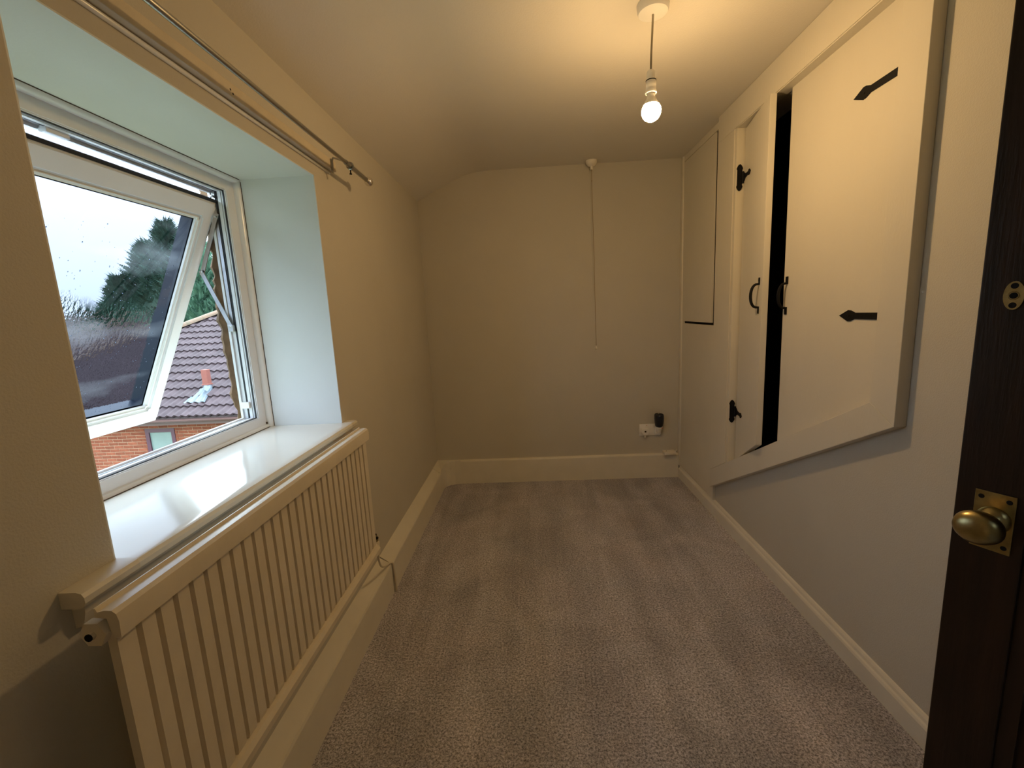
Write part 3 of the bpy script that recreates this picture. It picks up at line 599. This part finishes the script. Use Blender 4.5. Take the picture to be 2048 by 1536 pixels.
# T hinges of the far door: plate on the jamb lining, strap on the door
for zc, s in ((1.790, 1), (.662, -1)):
    bm = B()
    x0 = TX0 + .004; yj = CY1 - .0205
    pl = [(a_ * 1.6, b2) for a_, b2 in [(-.007, -.048), (-.004, -.056), (.000, -.060), (.004, -.056), (.007, -.048), (.009, -.040), (.007, -.034), (.007, .034), (.009, .040), (.007, .048), (.004, .056), (0, .060), (-.004, .056), (-.007, .048), (-.009, .040), (-.007, .034), (-.007, -.034), (-.009, -.040)]]
    vs = [(x0 + .016 + a, yj - d, zc + b_) for d in (0, .003) for a, b_ in pl]; n_ = len(pl)
    addv(bm, vs, [tuple(range(n_)), tuple(range(2 * n_ - 1, n_ - 1, -1))] + [(i, (i + 1) % n_, n_ + (i + 1) % n_, n_ + i) for i in range(n_)])
    tube(bm, [(x0 + .030, yj - .005, zc - .026), (x0 + .030, yj - .005, zc + .026)], .005, 8)
    hg = obj('hinge_plate', bm, M['iron'], cb)
    bm = B(); sp = [(.0, -.020), (.012, -.018), (.028, -.009), (.075, -.007), (.082, -.012), (.095, -.012), (.112, 0), (.095, .012), (.082, .012), (.075, .007), (.028, .009), (.012, .018), (.0, .020)]; n_ = len(sp)
    vs = [FD(a + .004, zc + b_, t) for t in (-.0004, -.0034) for a, b_ in sp]
    addv(bm, vs, [tuple(range(n_)), tuple(range(2 * n_ - 1, n_ - 1, -1))] + [(i, (i + 1) % n_, n_ + (i + 1) % n_, n_ + i) for i in range(n_)])
    tube(bm, [(x0 + .031, yj - .004, zc), FD(.006, zc, -.003)], .006, 6)
    obj('hinge_strap', bm, M['iron'], fd)
# spear straps of the near door (their hinges are hidden behind the stile)
for z0, tip in ((1.817, 1.531), (1.154, 1.527)):
    bm = B(); sp = [(tip, 0), (tip - .022, -.010), (tip - .040, -.018), (tip - .052, -.017), (tip - .070, -.010), (1.300, -.011), (1.300, .011), (tip - .070, .010), (tip - .052, .017), (tip - .040, .018), (tip - .022, .010)]
    prism(bm, [(a, z0 + b_) for a, b_ in sp], YZ_X, DXa - .003, DXa - .0003); lathe(bm, [(0, .002), (.003, .0015), (.004, 0)], (DXa - .003, tip - .045, z0), 8, (-1, 0, 0))
    obj('hinge_strap', bm, M['iron'], nd_)

# ------------------------------------------------------------------ room door, open beside the camera
door = empty('door_1', (.88, -.05, 0), 'dark stained panelled door standing open, with brass knob', 'door', kind='structure')
TH = R(27); dd = Vector((math.sin(TH), -math.cos(TH), 0)); dn = Vector((math.cos(TH), math.sin(TH), 0)); E0 = Vector((.553, .572, 0))
def DR(u, z, t): p = E0 + dd * u + dn * t; return (p.x, p.y, z)      # t>0 goes into the leaf
DW, DT = .70, .040
def dbox(bm, u0, u1, z0, z1, t0, t1, bev=0): 
    box(bm, (u0, z0, t0), (u1, z1, t1), bev, T=lambda q: DR(q.x, q.y, q.z))
ST_W = .066
bm = B(); dbox(bm, 0, ST_W, .008, 1.975, 0, DT, .0015); leaf = obj('door_stile', bm, M['walnut'], door)
bm = B(); dbox(bm, DW - ST_W, DW, .008, 1.975, 0, DT, .0015); obj('door_stile', bm, M['walnut'], door)
for z0, z1 in ((.008, .20), (.92, 1.06), (1.875, 1.975)):
    bm = B(); dbox(bm, ST_W + .0005, DW - ST_W - .0005, z0, z1, .0005, DT - .0005, .001); obj('door_rail', bm, M['walnut'], door)
for z0, z1 in ((.2005, .9195), (1.0605, 1.8745)):
    bm = B(); ring_frame(bm, lambda u, v, c: DR(u, v, c), ST_W + .0005, DW - ST_W - .0005, z0, z1, .016, .016, .016, .016, .004, .016); obj('panel_moulding', bm, M['walnut'], door)
    bm = B(); dbox(bm, ST_W + .012, DW - ST_W - .012, z0 + .012, z1 - .012, .012, .028); obj('door_panel', bm, M['wood_edge'], door)
def plate_holes(bm, outl, holes, t0, t1): pass
# square rose plate with four screws
PU0, PU1, PZ0, PZ1 = .019, .056, .893, .969
bm = B(); dbox(bm, PU0, PU1, PZ0, PZ1, -.0022, -.0002, .0006); kp = obj('knob_plate', bm, M['brass'], door)
bm = B()
for u in (PU0 + .006, PU1 - .006):
    for z in (PZ0 + .008, PZ1 - .008): lathe(bm, [(0, .0006), (.0024, .0006), (.0030, 0)], DR(u, z, -.0022), 12, -dn)
obj('screw', bm, M['iron'], kp)
kc = Vector(DR(.038, .934, 0)); kdir = -dn
bm = B(); lathe(bm, [(.0165, .002), (.0160, .005), (.0125, .009), (.0085, .012), (.0075, .016), (.0080, .020), (.0115, .023), (.0125, .0255), (.010, .028)], kc, 24, kdir, sc=(1, 1)); obj('knob_shank', bm, M['brass'], kp, smooth=True, ang=50)
bm = B(); lathe(bm, [(.010, .026), (.018, .029), (.0235, .034), (.0255, .041), (.0235, .049), (.018, .054), (.010, .0565), (0, .057)], kc, 28, kdir, sc=(.92, .80)); obj('knob', bm, M['brass'], kp, smooth=True)
# small oval escutcheon above
ec = (.030, 1.210)
bm = B(); outl = [(.0088 * math.cos(a), .0165 * math.sin(a)) for a in [2 * math.pi * k / 28 for k in range(28)]]
prism(bm, [(ec[0] + a, ec[1] + b_) for a, b_ in outl], lambda u, v, a: DR(u, v, a), -.0025, -.0002); es = obj('escutcheon', bm, M['brass'], door)
bm = B()
for dz, r in ((.0112, .0030), (0, .0032), (-.0112, .0030)): lathe(bm, [(0, .0004), (r, .0004), (r * 1.15, 0)], DR(ec[0], ec[1] + dz, -.0026), 14, kdir)
obj('escutcheon_hole', bm, M['iron'], es)
bm = B(); lathe(bm, [(.0045, .0006), (.0048, .001), (.0052, 0)], DR(ec[0], ec[1], -.0026), 16, kdir); obj('turn_rim', bm, M['polished'], es)

# ================================================================== OUTSIDE
bm = B(); box(bm, (-80, -30, -3.0), (XO - .4, 90, -2.9)); obj('ground', bm, M['grass'], kind='structure', label='garden ground far below the window', cat='ground')
# neighbouring house: brick wall, tiled hipped roof
hs = empty('neighbour_house', (-8.5, 9.3, -2.9), 'red brick house with a purple brown tiled hipped roof outside the window', 'house')
FY = 9.30
bm = B(); box(bm, (-13.3, FY + .012, -2.9), (-8.79, FY + .3, -.80)); box(bm, (-8.10, FY + .012, -2.9), (-3.0, FY + .3, -.80)); box(bm, (-8.79, FY + .012, -2.9), (-8.10, FY + .3, -2.0)); box(bm, (-8.79, FY + .012, -.985), (-8.10, FY + .3, -.80))
obj('mortar_wall', bm, M['mortar'], hs)
me = bpy.data.meshes.new('brick'); b_ = B(); box(b_, (-.1065, .008, -.0315), (.1065, .0125, .0315)); b_.to_mesh(me); b_.free(); me.materials.append(M['brick'])
nb = 0; rest = B(); rowN = 0
z = -.865
while z > -2.88:
    x = -13.2 + (.1125 if rowN % 2 else 0)
    while x < -3.2:
        inwin = z + .03 > -2.0 and z - .03 < -.985
        if inwin and x + .1075 > -8.79 and x - .1075 < -8.10:
            if x - .1075 < -8.80: box(rest, (x - .1075, FY, z - .0325), (-8.793, FY + .014, z + .0325))
            if x + .1075 > -8.09: box(rest, (-8.097, FY, z - .0325), (x + .1075, FY + .014, z + .0325))
        else:
            vis = (-10.75 < x < -6.1) and (z > -.95 - (-x - 6.3) * .31) 
            if vis and nb < 300:
                o = bpy.data.objects.new('brick', me); COL.objects.link(o); o.parent = hs; o.location = Vector((x, FY + random.uniform(-.0015, .0015), z)) - hs.location; nb += 1
            else: box(rest, (x - .1065, FY + .008, z - .0315), (x + .1065, FY + .0125, z + .0315))
        x += .225
    z -= .075; rowN += 1
obj('brickwork', rest, M['brick'], hs, kind='stuff')
bm = B(); ring_frame(bm, lambda u, v, c: (u, c, v), -8.79, -8.10, -2.0, -.985, .085, .085, .085, .085, FY - .01, FY + .06); wf = obj('window_frame', bm, M['maroon'], hs)
bm = B(); box(bm, (-8.71, FY + .02, -1.92), (-8.18, FY + .03, -1.065)); obj('frosted_pane', bm, M['frost'], wf)
# gutter, fascia
bm = B(); pts = [(8.985 + .055 * math.cos(a), -.735 + .055 * math.sin(a)) for a in [math.pi + math.pi * k / 8 for k in range(9)]]
prism(bm, pts, lambda u, v, a: (a, u, v), -13.9, -3.0); obj('gutter', bm, M['gutter'], hs, smooth=True, ang=40)
bm = B(); box(bm, (-13.7, 9.045, -.86), (-3.0, 9.07, -.72)); box(bm, (-13.7, 9.07, -.84), (-3.0, FY + .012, -.825)); obj('fascia', bm, M['gutter'], hs)
PIT = R(28); EY, EZ = 9.02, -.705
RS = lambda x, s, h=0: (x, EY + s * math.cos(PIT) - h * math.sin(PIT), EZ + s * math.sin(PIT) + h * math.cos(PIT))
def tile_prof(wd=.33, seg=6):
    out = []
    for i in range(2 * seg + 1):
        u = i / (2 * seg); ph = (u * 2) % 1; hh = .5 - .5 * math.cos(2 * math.pi * ph); out.append((u * wd, .040 * hh ** 1.3))
    return out
TPF = tile_prof()
def tile_into(bm, P0, seg=None, G=.37):
    pf = TPF; n_ = len(pf)
    a = [bm.verts.new(P0(u, 0, h + .052)) for u, h in pf]; c = [bm.verts.new(P0(u, G, h + .010)) for u, h in pf]; d = [bm.verts.new(P0(u, 0, h + .014)) for u, h in pf]
    for k in range(n_ - 1):
        bm.faces.new((a[k], a[k + 1], c[k + 1], c[k])); bm.faces.new((d[k], d[k + 1], a[k + 1], a[k]))
cs, sn_ = math.cos(PIT), math.sin(PIT)
loc_t = lambda u, s, h: (u, s * cs - h * sn_, s * sn_ + h * cs)
b_ = B(); tile_into(b_, loc_t); bmesh.ops.recalc_face_normals(b_, faces=b_.faces[:]); tme = bpy.data.meshes.new('roof_tile'); b_.to_mesh(tme); b_.free(); tme.materials.append(M['tile'])
for p in tme.polygons: p.use_smooth = True
tme.set_sharp_from_angle(angle=R(50))
HX0 = -13.75                                     # hip starts at this eave corner and runs up at 45 degrees in plan
rest = B(); nt = 0; SMAX = 5.6
cand = []
for r_ in range(17):
    s = .34 * r_
    yy = s * cs
    x = -3.4
    while x > HX0 + yy + .05:
        cand.append((x - .33, s)); x -= .33
def seen(x, s):
    y = EY + s * cs; return x / y > -1.12 and x / y < -.66 and s < 5.2
cand.sort(key=lambda q: (not seen(*q), q[1]))
for i, (x, s) in enumerate(cand):
    if seen(x, s) and nt < 300:
        o = bpy.data.objects.new('roof_tile', tme); COL.objects.link(o); o.parent = hs; o.location = Vector(RS(x, s)) - hs.location; nt += 1
    else: tile_into(rest, lambda u, q, h: RS(x + u, s + q, h))
obj('roof_tiles', rest, M['tile'], hs, kind='stuff')
# underlay and other roof slopes
bm = B(); sm_ = .34 * 17
addv(bm, [RS(HX0, 0), RS(-3.0, 0), RS(-3.0, sm_), RS(HX0 + sm_ * cs, sm_)], [(0, 1, 2, 3)])
tp = Vector(RS(HX0 + sm_ * cs, sm_)); addv(bm, [RS(HX0, 0), tuple(tp), (HX0 + 0, tp.y * 2 - EY, EZ), (HX0, EY + .01, EZ)], [(0, 1, 2)])
addv(bm, [tuple(tp), (-3.0, tp.y, tp.z), (-3.0, 2 * tp.y - EY, EZ), (HX0, 2 * tp.y - EY, EZ)], [(0, 1, 2, 3)])
obj('roof_underlay', bm, M['tile2'], hs)
h0 = Vector(RS(HX0 - .02, 0, .05)); hd = (tp + Vector((0, 0, .06)) - h0); HL = hd.length; hd.normalize()
def half(bm, a, d, L, r=.11):
    u = d.cross(Vector((0, 0, 1))).normalized(); w = u.cross(d); rr = []
    for q, k in ((0, 1.06), (L, 1.0)):
        rr.append([bm.verts.new(a + d * q + u * (r * k * math.cos(t)) + w * (r * k * math.sin(t))) for t in [math.pi * j / 8 for j in range(9)]])
    for j in range(8): bm.faces.new((rr[0][j], rr[0][j + 1], rr[1][j + 1], rr[1][j]))
    bm.faces.new(rr[0])
q = 0
while q < HL:
    bm = B(); half(bm, h0 + hd * q, hd, .44); obj('ridge_tile', bm, M['moss'], hs, smooth=True, ang=50); q += .43
bm = B(); half(bm, tp + Vector((0, 0, .05)), Vector((1, 0, 0)), -3.0 - tp.x); obj('ridge_run', bm, M['moss'], hs, smooth=True, ang=50)
# flue terminal on the roof with lead flashing
fb = Vector(RS(-7.58, .96, .05))
bm = B(); box(bm, (fb.x - .065, fb.y - .065, fb.z + .10), (fb.x + .065, fb.y + .065, fb.z + .46), .006); box(bm, (fb.x - .08, fb.y - .08, fb.z + .10), (fb.x + .08, fb.y + .08, fb.z + .13), .004); fl = obj('flue_pipe', bm, M['terracotta'], hs, label='terracotta flue pipe')
bm = B(); tube(bm, [fb + Vector((0, 0, -.06)), fb + Vector((0, 0, .11))], [.10, .075], 14); obj('lead_collar', bm, M['lead'], fl, smooth=True, ang=50)
bm = B()
pf = [(-.24 + u, h) for u, h in tile_prof(.50, 9)]
pf = [(-.25 + .5 * i / 24, .034 * (.5 - .5 * math.cos(2 * math.pi * (((-7.64 - .25 + .5 * i / 24) + 3.4) / .165))) ** 1.3) for i in range(25)]
a = [bm.verts.new(RS(-7.60 + u, .44, h + .062)) for u, h in pf]; c = [bm.verts.new(RS(-7.62 + u * .55, .98, h + .055)) for u, h in pf]
for k in range(24): bm.faces.new((a[k], a[k + 1], c[k + 1], c[k]))
bmesh.ops.solidify(bm, geom=bm.faces[:], thickness=.006)
obj('lead_sheet', bm, M['lead'], fl, label='pale lead flashing', smooth=True, ang=50)
# low flat roof against the brick wall
fr = empty('flat_roof_extension', (-10.5, 8.0, -2.9), 'low grey flat roof with white flashing against the brick wall', 'extension')
bm = B(); box(bm, (-13.2, 6.6, -2.9), (-8.0, 9.29, -2.06)); obj('felt_roof', bm, M['felt'], fr)
bm = B(); box(bm, (-13.2, 9.20, -2.06), (-8.0, 9.29, -1.985)); obj('white_flashing', bm, M['white_trim'], fr)
# more roofs beyond
def far_house(name, label, x0, x1, y0, y1, ze, zr, m, rows):
    h_ = empty(name, ((x0 + x1) / 2, y0, -2.9), label, 'house')
    bm = B(); box(bm, (x0 + .3, y0 + .3, -2.9), (x1 - .3, 2 * y1 - y0 - .3, ze)); obj('brick_wall', bm, M['brick'], h_)
    L = math.hypot(y1 - y0, zr - ze); cy, sy = (y1 - y0) / L, (zr - ze) / L
    bm = B()
    for r_ in range(rows):
        x = x0
        while x < x1 - .1:
            g = L / rows; tile_into(bm, lambda u, q, h: (x + u, y0 + (r_ * g + q) * cy - h * sy, ze + (r_ * g + q) * sy + h * cy), G=g * 1.05); x += .33
    obj('roof_tiles', bm, m, h_, kind='stuff')
    bm = B(); addv(bm, [(x0, y0, ze), (x1, y0, ze), (x1, y1, zr), (x0, y1, zr), (x0, 2 * y1 - y0, ze), (x1, 2 * y1 - y0, ze)], [(0, 1, 2, 3), (3, 2, 5, 4)]); obj('roof_slope', bm, m, h_)
    n_ = int((x1 - x0) / .5)
    for i in range(n_):
        bm = B(); half(bm, Vector((x0 + i * (x1 - x0) / n_, y1, zr + .03)), Vector((1, 0, 0)), (x1 - x0) / n_ - .01, .13); obj('ridge_tile', bm, M['moss'], h_, smooth=True, ang=50)
    return h_
far_house('bungalow', 'brown tiled bungalow roof half hidden behind the hipped roof', -31.0, -14.1, 14.4, 17.0, -.45, 1.12, M['tile2'], 8)
far_house('garden_building', 'distant low tiled roof under the big conifer', -60.0, -28.5, 27.5, 31.0, .2, 2.0, M['tile2'], 11)

# conifer
def conifer(name, label, cx, cy, z0, H, Rb, n, seedv):
    rnd = random.Random(seedv); t = empty(name, (cx, cy, z0), label, 'tree')
    bm = B(); tube(bm, [(cx, cy, z0), (cx + .05, cy, z0 + H * .55), (cx, cy, z0 + H * .93)], [.28, .16, .03], 10); obj('trunk', bm, M['bark'], t, smooth=True)
    bm = B(); leaders = [(0, 0, 1.0, .72), (-.42 * Rb, .1 * Rb, .90, .62), (.40 * Rb, -.1 * Rb, .955, .60), (.12 * Rb, .3 * Rb, .97, .5), (-.66 * Rb, -.15 * Rb, .70, .45), (.68 * Rb, 0, .74, .42)]
    for i in range(n):
        lx, ly, lh_, lr = leaders[i % 6]
        f = rnd.random() ** .75; z = z0 + H * lh_ * (.06 + .94 * f); rr = Rb * lr * (1 - f) ** .75 * (.93 + .18 * math.sin(7 * f + seedv)); a = rnd.uniform(0, 2 * math.pi)
        rad_ = rr * (rnd.uniform(.45, 1.04)); lump = 1 + .16 * math.sin(3 * a + 9 * f + i % 6) + .10 * math.sin(7 * a - 17 * f)
        p = Vector((cx + lx + rad_ * lump * math.cos(a), cy + ly + rad_ * lump * math.sin(a), z)); d = Vector((math.cos(a), math.sin(a), rnd.uniform(.35, 1.3))).normalized()
        L = rnd.uniform(.40, .85) * (1 - .25 * f); s = d.cross(Vector((0, 0, 1))).normalized(); s = (s * math.cos(q_ := rnd.uniform(-1.2, 1.2)) + d.cross(s) * math.sin(q_)).normalized()
        for k in range(5):
            b0 = p + d * (L * k / 6); w = L * .30 * (1 - k / 6.5)
            for sg in (-1, 1):
                e = b0 + s * sg * w + d * (w * .9) + Vector((0, 0, -.03)); g = b0 + d * (L * .16)
                addv(bm, [b0, g, e], [(0, 1, 2)])
        addv(bm, [p + d * L * .6 - s * .03, p + d * L * .6 + s * .03, p + d * L * 1.12], [(0, 1, 2)])
    prof_ = [(Rb * .66 * (1 - f) ** .8, z0 + H * (.05 + .93 * f)) for f in [k / 12 for k in range(13)]]
    core = B(); lathe(core, [(0, z0 + H * .05)] + prof_[:-1] + [(0, prof_[-1][1])], (cx, cy, 0), 26)
    for v in core.verts:
        d_ = Vector((v.co.x - cx, v.co.y - cy, 0)); k_ = rnd.uniform(.88, 1.08); v.co.x = cx + d_.x * k_; v.co.y = cy + d_.y * k_
    obj('inner_foliage', core, M['leaf'], t)
    obj('foliage', bm, M['leaf'], t, kind='stuff')
conifer('conifer', 'tall dark conifer rising behind the neighbouring roofs', -21.5, 26.6, -2.9, 10.3, 4.4, 20000, 3)
